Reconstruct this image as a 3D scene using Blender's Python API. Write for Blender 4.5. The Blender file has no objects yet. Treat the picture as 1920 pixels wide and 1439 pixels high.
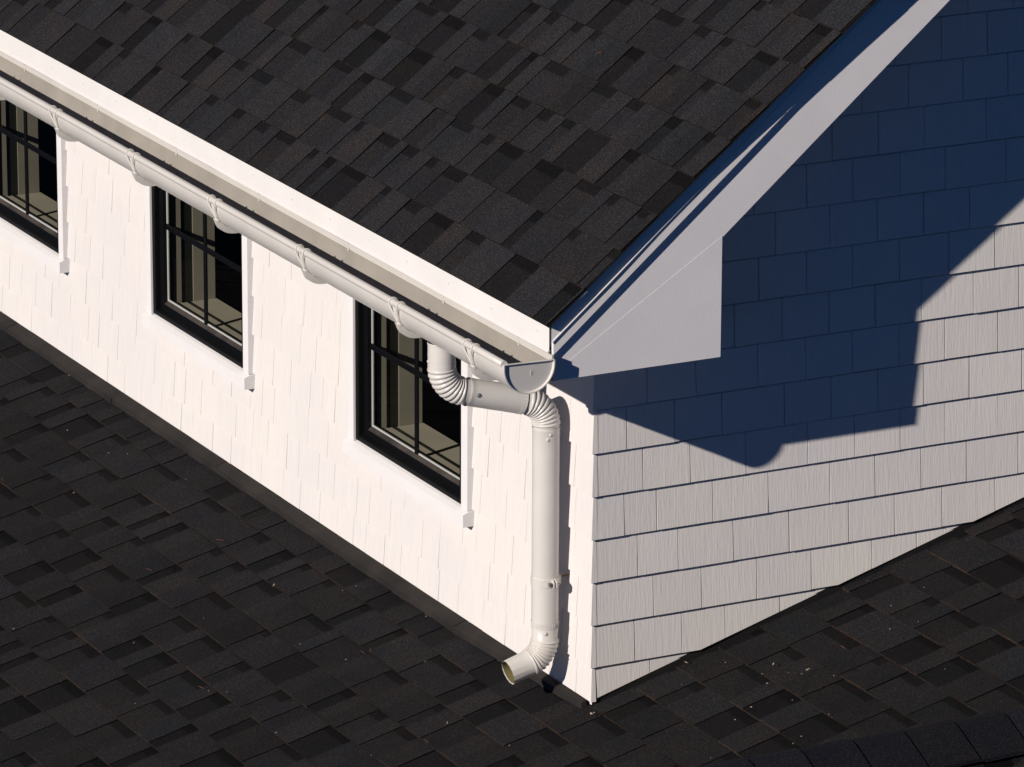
import bpy, math, random
from math import sin, cos, pi, sqrt, radians
from mathutils import Vector, Matrix

scene = bpy.context.scene
col = scene.collection

# ------------------------------------------------------------------ camera
cam_d = bpy.data.cameras.new("camera")
cam = bpy.data.objects.new("camera", cam_d)
col.objects.link(cam)
Rt = Vector((0.891024662, -0.453936939, 0.004038158))
Up = Vector((0.127435026, 0.258657938, 0.957526180))
Fw = Vector((0.435701005, 0.852664838, -0.288318068))
M = Matrix(((Rt.x, Up.x, -Fw.x), (Rt.y, Up.y, -Fw.y), (Rt.z, Up.z, -Fw.z)))
cam.matrix_world = Matrix.Translation((-6.73347, -12.67366, 5.27140)) @ M.to_4x4()
cam_d.sensor_width = 36
cam_d.lens = 189.174
cam_d.clip_end = 2000
scene.camera = cam

# ------------------------------------------------------------------ light
SUN = Vector((0.852, 0.3205, -0.407)).normalized()      # travel direction
world = bpy.data.worlds.new("World")
scene.world = world
world.use_nodes = True
wn = world.node_tree
bg = wn.nodes["Background"]
sky = wn.nodes.new("ShaderNodeTexSky")
sky.sky_type = 'NISHITA'
sky.sun_disc = False
sky.sun_elevation = math.asin(-SUN.z)
sky.sun_rotation = math.atan2(-SUN.x, -SUN.y) % (2 * pi)
sky.altitude = 12000
sky.air_density = 1.4
sky.dust_density = 0.0
sky.ozone_density = 7.5
wn.links.new(sky.outputs[0], bg.inputs[0])
bg.inputs[1].default_value = 0.05
sl = bpy.data.lights.new("sun", 'SUN')
sl.energy = 5.0
sl.angle = radians(0.53)
sl.color = (1.0, 0.915, 0.835)
so = bpy.data.objects.new("sun", sl)
so.rotation_mode = 'QUATERNION'
so.rotation_quaternion = SUN.to_track_quat('-Z', 'Y')
col.objects.link(so)
scene.view_settings.view_transform = 'Standard'
scene.view_settings.look = 'None'
scene.view_settings.gamma = 1
scene.view_settings.exposure = -0.36

rnd = random.Random(11)

# ------------------------------------------------------------------ materials
def new_mat(name):
    m = bpy.data.materials.new(name)
    m.use_nodes = True
    nt = m.node_tree
    return m, nt, nt.nodes["Principled BSDF"]

def N(nt, kind, **kw):
    n = nt.nodes.new(kind)
    for k, v in kw.items():
        setattr(n, k, v)
    return n

def coords(nt, scale):
    g = N(nt, "ShaderNodeNewGeometry")
    mp = N(nt, "ShaderNodeMapping")
    nt.links.new(g.outputs["Position"], mp.inputs[0])
    mp.inputs["Scale"].default_value = scale
    return mp.outputs[0]

def noise(nt, vec, scale, detail=3, rough=0.55):
    n = N(nt, "ShaderNodeTexNoise")
    n.inputs["Scale"].default_value = scale
    n.inputs["Detail"].default_value = detail
    n.inputs["Roughness"].default_value = rough
    nt.links.new(vec, n.inputs["Vector"])
    return n.outputs[0]

def ramp(nt, fac, stops):
    r = N(nt, "ShaderNodeValToRGB")
    els = r.color_ramp.elements
    while len(els) < len(stops):
        els.new(0.5)
    for e, (p, c) in zip(els, stops):
        e.position = p
        e.color = (c[0], c[1], c[2], 1)
    nt.links.new(fac, r.inputs[0])
    return r.outputs[0]

def mix(nt, mode, fac, a, b):
    m = N(nt, "ShaderNodeMix", data_type='RGBA', blend_type=mode)
    if isinstance(fac, float):
        m.inputs[0].default_value = fac
    else:
        nt.links.new(fac, m.inputs[0])
    for s, i in ((a, 6), (b, 7)):
        if isinstance(s, tuple):
            m.inputs[i].default_value = (*s, 1)
        else:
            nt.links.new(s, m.inputs[i])
    return m.outputs[2]

def bump(nt, b, h, dist, strength=1.0):
    n = N(nt, "ShaderNodeBump")
    n.inputs["Distance"].default_value = dist
    n.inputs["Strength"].default_value = strength
    nt.links.new(h, n.inputs["Height"])
    nt.links.new(n.outputs[0], b.inputs["Normal"])

def paint(name, c, rough=0.5, grain=0.0004, var=0.04, scale=60, spec=0.5):
    m, nt, b = new_mat(name)
    v = coords(nt, (1, 1, 1))
    n1 = noise(nt, v, 7, 4)
    lo = tuple(x * (1 - var) for x in c)
    hi = tuple(min(1, x * (1 + var)) for x in c)
    nt.links.new(ramp(nt, n1, [(0.35, lo), (0.65, hi)]), b.inputs["Base Color"])
    b.inputs["Roughness"].default_value = rough
    if grain: b.inputs["Diffuse Roughness"].default_value = 1.0
    b.inputs["Specular IOR Level"].default_value = spec
    if grain:
        bump(nt, b, noise(nt, v, scale, 4, 0.65), grain)
    return m

def shake_mat():
    m, nt, b = new_mat("cement_shake_paint")
    v = coords(nt, (150, 150, 4.0))
    g1 = noise(nt, v, 1.0, 4, 0.6)
    v2 = coords(nt, (420, 420, 9))
    g2 = noise(nt, v2, 1.0, 2, 0.5)
    ad = N(nt, "ShaderNodeMath", operation='MULTIPLY_ADD')
    nt.links.new(g2, ad.inputs[0]); ad.inputs[1].default_value = 0.5
    nt.links.new(g1, ad.inputs[2])
    at = N(nt, "ShaderNodeAttribute", attribute_name="Col")
    streak = ramp(nt, g1, [(0.3, (0.93, 0.93, 0.935)), (0.7, (1.0, 0.995, 0.985))])
    c1 = mix(nt, 'MULTIPLY', 1.0, at.outputs["Color"], streak)
    big = ramp(nt, noise(nt, coords(nt, (1, 1, 1)), 2.2, 3), [(0.35, (0.97, 0.965, 0.98)), (0.65, (1.0, 1.0, 0.985))])
    nt.links.new(mix(nt, 'MULTIPLY', 1.0, c1, big), b.inputs["Base Color"])
    b.inputs["Roughness"].default_value = 0.62
    b.inputs["Diffuse Roughness"].default_value = 1.0
    b.inputs["Specular IOR Level"].default_value = 0.25
    bump(nt, b, ad.outputs[0], 0.0011, 0.8)
    return m

def shingle_mat(name="asphalt_granules", tint=(1, 1, 1)):
    m, nt, b = new_mat(name)
    at = N(nt, "ShaderNodeAttribute", attribute_name="Col")
    v = coords(nt, (1, 1, 1))
    gr = noise(nt, v, 260, 3, 0.85)
    g = ramp(nt, gr, [(0.34, (0.35, 0.35, 0.37)), (0.48, (0.75, 0.74, 0.74)), (0.60, (1.75, 1.72, 1.72)), (0.67, (4.2, 4.0, 3.7)), (0.74, (10.0, 9.0, 7.6))])
    c1 = mix(nt, 'MULTIPLY', 1.0, at.outputs["Color"], g)
    pt = ramp(nt, noise(nt, v, 9, 4, 0.6), [(0.3, (0.84, 0.88, 0.98)), (0.5, (1, 1, 1)), (0.72, (1.2, 1.08, 1.0))])
    c2 = mix(nt, 'MULTIPLY', 1.0, c1, pt)
    hue = noise(nt, v, 150, 2, 0.7)
    c3 = mix(nt, 'MULTIPLY', 1.0, c2, ramp(nt, hue, [(0.35, (0.86, 0.95, 1.14)), (0.65, (1.10, 1.0, 0.97))]))
    tint = tuple(x * 0.56 for x in tint)
    nt.links.new(mix(nt, 'MULTIPLY', 1.0, c3, tint), b.inputs["Base Color"])
    b.inputs["Roughness"].default_value = 0.95
    b.inputs["Specular IOR Level"].default_value = 0.15
    bump(nt, b, noise(nt, v, 500, 2, 0.7), 0.0009, 0.7)
    return m

M_SHAKE = shake_mat()
M_SHINGLE = shingle_mat()
M_CAP = shingle_mat("shade_tinted_cap_granules", (0.62, 0.68, 0.85))  # bluish-dark tint paints in shade that nothing here casts on the ridge
M_TRIM = paint("white_trim_paint", (0.80, 0.785, 0.785), 0.5, 0.0005, 0.015, 90)
M_FASCIA = paint("rough_white_fascia_paint", (0.79, 0.775, 0.79), 0.55, 0.0005, 0.02, 130)
M_METAL = paint("white_coated_metal", (0.76, 0.73, 0.685), 0.33, 0.0, 0.035)
M_FLASH = paint("white_drip_metal", (0.81, 0.795, 0.78), 0.4, 0.0009, 0.02, 14)
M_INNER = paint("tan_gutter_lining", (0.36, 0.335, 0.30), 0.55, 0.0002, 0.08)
M_PIPEIN = paint("ochre_pipe_lining", (0.20, 0.17, 0.075), 0.4, 0.0, 0.2)
M_BLACK = paint("black_window_paint", (0.004, 0.004, 0.0045), 0.45, 0.0, 0.1, spec=0.25)
M_DUSTY = paint("dusty_black_sash", (0.045, 0.037, 0.032), 0.7, 0.0009, 0.5, 160)
M_SPACER = paint("glazing_spacer", (0.62, 0.62, 0.60), 0.4, 0.0, 0.02)
M_JAMB = paint("cream_window_jamb", (0.43, 0.385, 0.32), 0.55, 0.0004, 0.05)
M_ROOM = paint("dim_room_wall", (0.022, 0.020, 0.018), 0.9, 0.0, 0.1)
M_STEEL = paint("bare_steel", (0.45, 0.44, 0.43), 0.3, 0.0, 0.1)
M_STEEL.node_tree.nodes["Principled BSDF"].inputs["Metallic"].default_value = 0.9
M_BRASS = paint("rusty_rod", (0.22, 0.13, 0.05), 0.5, 0.0, 0.2)
M_DARK = paint("dark_flashing", (0.012, 0.011, 0.010), 0.7, 0.0, 0.2)
M_STRIP = paint("brown_flashing", (0.019, 0.0155, 0.013), 0.8, 0.0008, 0.4, 260)
M_BIT = paint("pale_leaf_fragment", (0.45, 0.36, 0.27), 0.8, 0.0, 0.2)
M_NEEDLE = paint("dry_pine_needle", (0.16, 0.065, 0.03), 0.7, 0.0, 0.2)

M_TRACK = paint("dark_jamb_track", (0.035, 0.034, 0.026), 0.5, 0.0, 0.1)

def glass_mat():
    m = bpy.data.materials.new("window_glass")
    m.use_nodes = True
    nt = m.node_tree
    nt.nodes.clear()
    o = N(nt, "ShaderNodeOutputMaterial")
    t = N(nt, "ShaderNodeBsdfTransparent"); t.inputs[0].default_value = (0.68, 0.70, 0.67, 1)
    g = N(nt, "ShaderNodeBsdfGlossy"); g.inputs["Roughness"].default_value = 0.01
    f = N(nt, "ShaderNodeFresnel"); f.inputs[0].default_value = 1.5
    mx = N(nt, "ShaderNodeMixShader")
    nt.links.new(f.outputs[0], mx.inputs[0]); nt.links.new(t.outputs[0], mx.inputs[1])
    nt.links.new(g.outputs[0], mx.inputs[2]); nt.links.new(mx.outputs[0], o.inputs[0])
    return m
M_GLASS = glass_mat()

# ------------------------------------------------------------------ mesh builder
class MB:
    def __init__(s):
        s.v = []; s.f = []; s.m = []; s.c = []; s.sm = []
    def face(s, pts, mi=0, c=(0.8, 0.8, 0.8), smooth=False):
        b = len(s.v)
        s.v += [tuple(p) for p in pts]
        s.f.append(tuple(range(b, b + len(pts))))
        s.m.append(mi); s.c.append(c); s.sm.append(smooth)
    def box(s, a, b, mi=0, c=(0.8, 0.8, 0.8)):
        x0, y0, z0 = (min(a[i], b[i]) for i in range(3))
        x1, y1, z1 = (max(a[i], b[i]) for i in range(3))
        P = [(x0,y0,z0),(x1,y0,z0),(x1,y1,z0),(x0,y1,z0),(x0,y0,z1),(x1,y0,z1),(x1,y1,z1),(x0,y1,z1)]
        for q in ((3,2,1,0),(4,5,6,7),(0,1,5,4),(1,2,6,5),(2,3,7,6),(3,0,4,7)):
            s.face([P[i] for i in q], mi, c)
    def prism(s, poly, y0, y1, mi=0, c=(0.8, 0.8, 0.8)):
        """poly in (x,z), counter-clockwise seen from -Y; extruded y0 (front) to y1."""
        s.face([(x, y0, z) for x, z in poly], mi, c)
        s.face([(x, y1, z) for x, z in reversed(poly)], mi, c)
        n = len(poly)
        for i in range(n):
            a, b = poly[i], poly[(i + 1) % n]
            s.face([(a[0], y1, a[1]), (b[0], y1, b[1]), (b[0], y0, b[1]), (a[0], y0, a[1])], mi, c)
    def sweep(s, path, radii, seg=32, mi=0, smooth=True, caps=False, flip=False):
        """tube along list of Vectors with per-ring radii."""
        rings = []
        n = len(path)
        ref = None
        for i, p in enumerate(path):
            t = (path[min(i + 1, n - 1)] - path[max(i - 1, 0)]).normalized()
            if ref is None:
                ref = Vector((0, 1, 0)) if abs(t.y) < 0.9 else Vector((1, 0, 0))
            a = (ref - t * ref.dot(t)).normalized()
            ref = a
            b = t.cross(a)
            rr = radii[i] if isinstance(radii, (list, tuple)) else radii
            base = len(s.v)
            for k in range(seg):
                an = 2 * pi * k / seg
                r_ = rr(an) if callable(rr) else rr
                s.v.append(tuple(p + a * (cos(an) * r_) + b * (sin(an) * r_)))
            rings.append(base)
        for i in range(n - 1):
            for k in range(seg):
                k2 = (k + 1) % seg
                q = (rings[i] + k, rings[i] + k2, rings[i + 1] + k2, rings[i + 1] + k)
                if flip: q = q[::-1]
                s.f.append(q); s.m.append(mi); s.c.append((0.8, 0.8, 0.8)); s.sm.append(smooth)
        if caps:
            for base, rev in ((rings[0], True), (rings[-1], False)):
                q = tuple(range(base, base + seg))
                s.f.append(q[::-1] if rev else q); s.m.append(mi); s.c.append((0.8, 0.8, 0.8)); s.sm.append(False)
    def build(s, name, mats, parent=None, bevel=0):
        me = bpy.data.meshes.new(name)
        me.from_pydata(s.v, [], s.f)
        if not isinstance(mats, (list, tuple)): mats = [mats]
        for m in mats: me.materials.append(m)
        me.polygons.foreach_set("material_index", s.m)
        me.polygons.foreach_set("use_smooth", s.sm)
        ca = me.color_attributes.new("Col", 'FLOAT_COLOR', 'CORNER')
        flat = []
        for f, c in zip(s.f, s.c):
            flat += [c[0], c[1], c[2], 1.0] * len(f)
        ca.data.foreach_set("color", flat)
        me.update()
        o = bpy.data.objects.new(name, me)
        col.objects.link(o)
        if parent: o.parent = parent
        if bevel:
            b = o.modifiers.new("soft_edges", 'BEVEL')
            b.width = bevel; b.segments = 2; b.limit_method = 'ANGLE'
            w = o.modifiers.new("weld", 'WELD'); w.merge_threshold = 1e-5
            # weld first so that bevel sees shared edges
            with_ctx = list(o.modifiers)
            o.modifiers.move(1, 0)
        return o

def empty(name, label=None, cat=None, group=None, parent=None, loc=(0, 0, 0)):
    o = bpy.data.objects.new(name, None)
    o.empty_display_size = 0.1
    o.location = loc
    col.objects.link(o)
    if parent: o.parent = parent
    if label: o["label"] = label
    if cat: o["category"] = cat
    if group: o["group"] = group
    return o

house = empty("house", "white house with shingle siding, black windows and dark grey asphalt roofs", "house")

# ------------------------------------------------------------------ shared dimensions
Z0, EXP = 0.7483, 0.1270          # a shake course line and the exposure
TB = 0.0082                        # butt thickness of the shakes
M2 = 0.281                         # pitch of the lower roof
D = 0.315                          # rake overhang
XF = -0.296                        # eave fascia plane
S_UP = 0.81
XE, ZE = -0.325, 1.2587            # upper shingle eave
def zroof(x): return ZE + S_UP * (x - XE)
LOWX, LOWZ, LOWS = 0.2244, 1.4235, 0.8387   # lower edge of the rake board
def zlow(x): return LOWZ + LOWS * (x - LOWX)
SOF = 1.083

# ------------------------------------------------------------------ walls of shakes
WHITE = (0.795, 0.770, 0.752)

def clip_poly(poly, a, b, c):
    """keep a*u+b*z+c >= 0"""
    out = []
    n = len(poly)
    for i in range(n):
        p, q = poly[i], poly[(i + 1) % n]
        dp, dq = a * p[0] + b * p[1] + c, a * q[0] + b * q[1] + c
        if dp >= 0: out.append(p)
        if (dp >= 0) != (dq >= 0):
            t = dp / (dp - dq)
            out.append((p[0] + t * (q[0] - p[0]), p[1] + t * (q[1] - p[1])))
    return out

def shake(mb, to3, poly, zb, zt, tb, c, mi=0):
    """tapered board: polygon in (u,z), thickness tb at zb and 0.0004 at zt."""
    def th(z): return 0.0004 + (tb - 0.0004) * (zt - z) / (zt - zb)
    if len(poly) < 3: return
    front = [to3(u, z, th(z)) for u, z in poly]
    mb.face(front, mi, c)
    n = len(poly)
    for i in range(n):
        a, b = poly[i], poly[(i + 1) % n]
        mb.face([to3(a[0], a[1], -0.010), to3(b[0], b[1], -0.010), to3(b[0], b[1], th(b[1])), to3(a[0], a[1], th(a[1]))], mi, c)

def vary(c, a=0.02):
    k = 1 + rnd.uniform(-a, a)
    t = rnd.uniform(-0.3, 0.3) * a
    return (c[0] * k + t * 0.5, c[1] * k, c[2] * k - t)

# gable wall: board joints read course by course (distance along the wall)
GJ = {-9: [1.1825, 1.3338], -8: [1.0977, 1.2506], -7: [0.8417, 0.9942, 1.175, 1.3246], -6: [0.7479, 0.8995, 1.0505, 1.2552], -5: [0.6679, 0.8195, 0.9736, 1.1233, 1.3274], -4: [0.5704, 0.7464, 0.9016, 1.0556, 1.2092], -3: [0.5191, 0.6731, 0.8248, 0.9791, 1.1441, 1.2984], -2: [0.4429, 0.5973, 0.7503, 0.9023, 1.0561, 1.23, 1.3835], -1: [0.1655, 0.3203, 0.5205, 0.6755, 0.8307, 0.9854, 1.138, 1.3173], 0: [0.1016, 0.2543, 0.407, 0.6099, 0.7634, 0.9181, 1.0699, 1.2255, 1.4042], 1: [0.1547, 0.3065, 0.4861, 0.6894, 0.8438, 0.9964, 1.146, 1.3266], 2: [0.0962, 0.2003, 0.3812, 0.5616, 0.7656, 0.9154, 1.0703, 1.2235, 1.4004], 3: [0.1407, 0.2709, 0.4496, 0.6339, 0.831, 0.9837, 1.1447, 1.3247], 4: [0.1936, 0.3483, 0.5296, 0.7088, 0.9117], 5: [0.1345, 0.2866, 0.4274, 0.6079], 6: [0.1853]}
gw = MB()
def g3(u, z, t): return (u, -t, z)
for n in range(-12, 7):
    zb, zt = Z0 - EXP * n, Z0 - EXP * (n - 1)
    js = sorted(GJ.get(n, []))
    u = js[0] if js else 0.1 + rnd.uniform(0, 0.1)
    full = list(js)
    w = [0.15, 0.17, 0.15, 0.19]
    while full and full[0] > 0.24: full.insert(0, full[0] - rnd.choice(w))
    if not full: full = [0.13 + rnd.uniform(-0.04, 0.04)]
    while full[-1] < 2.6: full.append(full[-1] + rnd.choice(w))
    full = [-TB] + [x for x in full if x > 0.04]
    for i in range(len(full) - 1):
        gap = rnd.choice([0.0011, 0.0014, 0.0018, 0.0022])
        tb = TB + rnd.uniform(-0.0007, 0.0009)
        dz = rnd.uniform(-0.0008, 0.0008)
        sk = rnd.uniform(-0.0008, 0.0008)
        a0, a1 = full[i] + (gap if i else 0), full[i + 1] - gap
        poly = [(a0 - sk * 0 , zb + dz), (a1 + sk, zb + dz), (a1, zt - 0.0050), (a0 if i else 0.0002, zt - 0.0050)]
        poly = clip_poly(poly, -M2, 1, -0.016)
        poly = clip_poly(poly, S_UP, -1, ZE - S_UP * XE - 0.075)
        shake(gw, g3, poly, zb, zt, tb, vary(WHITE, 0.022))
gw.face([(0.004, 0.0090, -0.05), (2.7, 0.0090, 0.70), (2.7, 0.0090, zroof(2.7) - 0.07), (0.004, 0.0090, zroof(0) - 0.07)], 1)
gw.build("wall", [M_SHAKE, M_TRIM], house)["label"] = "gable wall of white shakes half in shade of the rake"
gf = MB()
gf.face([(0.0, -0.0015, -0.03), (2.7, -0.0015, 0.281 * 2.7 - 0.03), (2.7, -0.0015, 0.281 * 2.7 + 0.019), (0.0, -0.0015, 0.019)])
gf.build("base_flashing", M_DARK, house)

# eave wall
WC = [1.153, 2.7096, 4.246]      # window centres along y
WW = 0.737                              # width of black frame
WZ0, WZ1 = 0.366, 0.985
HOLES = [(c - WW / 2 - 0.006, c + WW / 2 + 0.006, WZ0 - 0.012, WZ1 + 0.01) for c in WC]
def subtract(r, h):
    a0, a1, b0, b1 = r
    h0, h1, k0, k1 = h
    if h1 <= a0 or h0 >= a1 or k1 <= b0 or k0 >= b1: return [r]
    out = []
    if h0 > a0: out.append((a0, h0, b0, b1))
    if h1 < a1: out.append((h1, a1, b0, b1))
    m0, m1 = max(a0, h0), min(a1, h1)
    if k0 > b0: out.append((m0, m1, b0, k0))
    if k1 < b1: out.append((m0, m1, k1, b1))
    return out
lw = MB()
def l3(u, z, t): return (-t, u, z)
for n in range(-3, 7):
    zb, zt = Z0 - EXP * n, Z0 - EXP * (n - 1)
    js = [-TB - 0.0009]
    u = rnd.uniform(0.06, 0.15)
    while u < 6.4:
        js.append(u)
        u += rnd.choice([0.09, 0.115, 0.13, 0.145, 0.165])
    for i in range(len(js) - 1):
        tb = TB + rnd.uniform(-0.0008, 0.0008)
        gap = rnd.choice([0.0003, 0.0006, 0.0010, 0.0013])
        c = vary(WHITE, 0.007)
        rects = [(js[i] + (gap if i else 0), js[i + 1] - gap, max(zb, 0.011), zt + 0.006)]
        for h in HOLES:
            rects = [q for r in rects for q in subtract(r, h)]
        for a0, a1, b0, b1 in rects:
            if b1 <= b0 or a1 <= a0: continue
            top0 = a0 if i else -0.0012
            poly = [(a1, b0), (a0, b0), (top0 if i else a0 + TB, b1), (a1, b1)]
            shake(lw, l3, poly, zb, zt, tb, c)
rects = [(0.0, 6.5, -0.03, 1.3)]
for h in HOLES:
    rects = [q for r in rects for q in subtract(r, h)]
for a0, a1, b0, b1 in rects:
    lw.face([(0.0035, a1, b0), (0.0035, a0, b0), (0.0035, a0, b1), (0.0035, a1, b1)], 1)
lw.build("wall", [M_SHAKE, M_TRIM], house)["label"] = "sunlit eave wall of white shakes with the windows"

# ------------------------------------------------------------------ laminated roof shingles
def grey(lo, hi):
    k = rnd.uniform(lo, hi)
    t = rnd.uniform(-0.04, 0.06)
    return (k * (1 + t), k, k * (1.02 - t * 0.6))
BUTT = (0.062, 0.043, 0.029)

def shingles(mb, O, U, V, Nn, u0, u1f, ncourse, e, u0f=None, bright=1.0, keep=None, endskew=None, wide=1.0):
    """O eave origin, U along eave, V up slope; each course a base layer with raised teeth."""
    def P(u, v, h): return O + U * u + V * v + Nn * h
    for i in range(ncourse):
        v0, v1 = i * e, (i + 1) * e
        uu = u0f(v0) if u0f else u0
        uend = u1f
        tooth = rnd.random() < 0.5
        segs = []
        while uu < uend:
            if tooth: w = rnd.choice([0.06, 0.08, 0.10, 0.13, 0.16, 0.19])
            else: w = rnd.choice([0.045, 0.065, 0.085, 0.11, 0.13])
            w *= rnd.uniform(0.85, 1.15) * wide
            segs.append((uu, min(uu + w, uend), tooth))
            uu += w
            tooth = not tooth
        jv = rnd.uniform(-0.0012, 0.0012)
        for k, (a, b, t) in enumerate(segs):
            if keep and not keep(a, b, v0, v1): continue
            hb, ht = (0.0092, 0.0040) if t else (0.0062, 0.0012)
            wob = rnd.uniform(-0.0006, 0.0006)
            hb += wob
            if t:
                c = [x * bright for x in (grey(0.037, 0.047) if rnd.random() < 0.8 else grey(0.030, 0.037))]
            else:
                c = [x * bright for x in (grey(0.028, 0.038) if rnd.random() < 0.62 else grey(0.015, 0.021))]
            va, vb = v0 + jv, v1 + 0.004
            sk = rnd.uniform(-0.004, 0.004)
            a2, b2 = a + sk, b + sk
            last = k == len(segs) - 1 and endskew is not None
            if last: b2 = b + endskew
            vm = v0 + e * rnd.uniform(0.72, 0.80)
            def H(v): return hb + (ht - hb) * (v - va) / (vb - va)
            bands = [(va, vb, tuple(c))]
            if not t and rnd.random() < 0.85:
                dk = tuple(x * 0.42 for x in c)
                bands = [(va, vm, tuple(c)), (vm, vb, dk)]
            elif t and rnd.random() < 0.28 and b - a > 0.1:
                bands = [(va, vb, tuple(c))]
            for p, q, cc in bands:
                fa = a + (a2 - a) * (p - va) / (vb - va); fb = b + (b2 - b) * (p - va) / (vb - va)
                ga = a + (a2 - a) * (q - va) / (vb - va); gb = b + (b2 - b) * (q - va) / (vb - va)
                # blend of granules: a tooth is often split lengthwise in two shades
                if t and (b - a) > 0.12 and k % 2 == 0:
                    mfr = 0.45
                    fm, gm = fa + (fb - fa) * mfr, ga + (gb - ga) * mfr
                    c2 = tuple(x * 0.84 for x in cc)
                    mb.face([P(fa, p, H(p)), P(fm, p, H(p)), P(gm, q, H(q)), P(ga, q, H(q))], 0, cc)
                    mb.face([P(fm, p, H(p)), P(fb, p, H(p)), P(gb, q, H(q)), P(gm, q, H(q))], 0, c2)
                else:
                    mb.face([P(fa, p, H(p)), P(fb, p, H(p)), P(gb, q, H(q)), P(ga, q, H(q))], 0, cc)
            lowh = -0.002
            bk = rnd.uniform(0.3, 1.3)
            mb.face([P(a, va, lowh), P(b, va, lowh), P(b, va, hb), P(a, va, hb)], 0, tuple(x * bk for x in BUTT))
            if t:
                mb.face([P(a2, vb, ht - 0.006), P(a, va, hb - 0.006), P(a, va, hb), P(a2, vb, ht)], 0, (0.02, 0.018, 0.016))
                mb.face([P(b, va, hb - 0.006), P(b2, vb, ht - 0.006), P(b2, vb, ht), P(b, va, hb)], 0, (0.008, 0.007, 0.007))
            if last:
                mb.face([P(b, va, -0.003), P(b2, vb, -0.003), P(b2, vb, ht + 0.0002), P(b, va, hb + 0.0002)], 0, (0.03, 0.024, 0.018))
                mb.face([P(a, va, -0.003), P(a, vb, -0.003), P(b2, vb, -0.003), P(b, va, -0.003)], 0, (0.02, 0.018, 0.016))

# orientation helpers: U runs along +Y or -Y so that U x V = N
def roof_frame(x0, y0, z0, slope):
    V = Vector((1, 0, slope)).normalized()
    Nn = Vector((-slope, 0, 1)).normalized()
    U = Vector((0, -1, 0))           # U x V = (-1*slope.., ) -> N
    if U.cross(V).dot(Nn) < 0: U = -U
    return Vector((x0, y0, z0)), U, V, Nn

# upper roof -------------------------------------------------------
E2 = 0.143
O, U, V, Nn = roof_frame(XE, 0, ZE - 0.012, S_UP)
sgn = U.y
ur = MB()
def rake_y(v):
    x = XE + v / sqrt(1 + S_UP ** 2)
    if x < 0.15: y = -0.3455
    else: y = -0.3455 - (x - 0.15) * 0.026
    return y
# U = -Y so u of the rake edge is +0.34 and u increases towards the camera side
def build_upper():
    tmp = MB()
    shingles(tmp, O, U, V, Nn, -6.3, 0.0, 20, E2)
    return tmp
# generate course by course so that each ends at its own rake edge
for i in range(20):
    v0 = i * E2
    yy = rake_y(v0)
    tmp = MB()
    shingles(tmp, O + V * v0, U, V, Nn, -6.3 - rnd.uniform(0, 0.3), -yy if sgn < 0 else 0, 1, E2, bright=1.0, endskew=(rake_y(v0) - rake_y(v0 + E2)) + rnd.uniform(-0.0006, 0.0006))
    ur.v_off = len(ur.v)
    off = len(ur.v)
    ur.v += tmp.v
    ur.f += [tuple(k + off for k in f) for f in tmp.f]
    ur.m += tmp.m; ur.c += tmp.c; ur.sm += tmp.sm
roof = empty("roof", parent=house)
roof_sh = ur
def px(v): return Vector((0, 0, 0))
# deck under the shingles
x1 = 2.2
xk = -0.284
dk = [(xk, zroof(xk) - 0.017), (x1, zroof(x1) - 0.017), (x1, zroof(x1) - 0.05), (xk, zroof(xk) - 0.05)]
roof_sh.prism(list(reversed(dk)), -0.31, 6.2, 1, (0.02, 0.018, 0.016))
ro = roof_sh.build("roof", [M_SHINGLE, M_DARK], house)
bpy.data.objects.remove(roof)
ro.name = "roof"
ro["label"] = "steep dark grey laminated shingle roof above the eave"

# lower roof -------------------------------------------------------
xs = -2.187 + 0.0                         # so that course lines meet the gable where the photo has them
E3 = 0.1420
dx3 = E3 / sqrt(1 + M2 * M2)
start = 0.2729 - 18 * dx3
O2, U2, V2, N2 = roof_frame(start, 0, M2 * start - 0.0105, M2)
lr = MB()
shingles(lr, O2, U2, V2, N2, -6.2, 1.95, 38, E3, bright=0.76, wide=1.22)
lx0, lx1 = start, start + 38 * dx3
lr.prism([(lx0, M2 * lx0 - 0.05), (lx1, M2 * lx1 - 0.05), (lx1, M2 * lx1 - 0.015), (lx0, M2 * lx0 - 0.015)], -1.95, 6.2, 1)
lo = lr.build("lower_roof", [M_SHINGLE, M_DARK], house)
lo["label"] = "low pitched dark shingle roof running under the walls"

fs = MB()
yy = 0.012
for i in range(9):                        # strip of flashing shingle along the wall foot
    y2 = min(6.15, yy + rnd.uniform(0.75, 1.0))
    if y2 - yy < 0.01: break
    h = 0.013 + 0.001 * (i % 2)
    a, b = -0.052 + rnd.uniform(-0.003, 0.003), -0.052 + rnd.uniform(-0.003, 0.003)
    if i == 0:
        a = -0.026
        fs.face([(a, yy, M2 * a - 0.01), (-0.004, yy, -0.014), (-0.012, yy, 0.0126), (a, yy, M2 * a + h)], 0, (0.02, 0.016, 0.013))
    fs.face([(a, yy, M2 * a + h), (-0.012, yy, -0.0034 + h + 0.003), (-0.012, y2, -0.0034 + h + 0.003), (b, y2, M2 * b + h)][::-1], 0, (0.05, 0.04, 0.034))
    fs.face([(a, yy, M2 * a - 0.01), (a, yy, M2 * a + h), (b, y2, M2 * b + h), (b, y2, M2 * b - 0.01)], 0, (0.05, 0.035, 0.025))
    yy = y2 + 0.0015
fs.build("flashing_strip", M_STRIP, lo)

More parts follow.
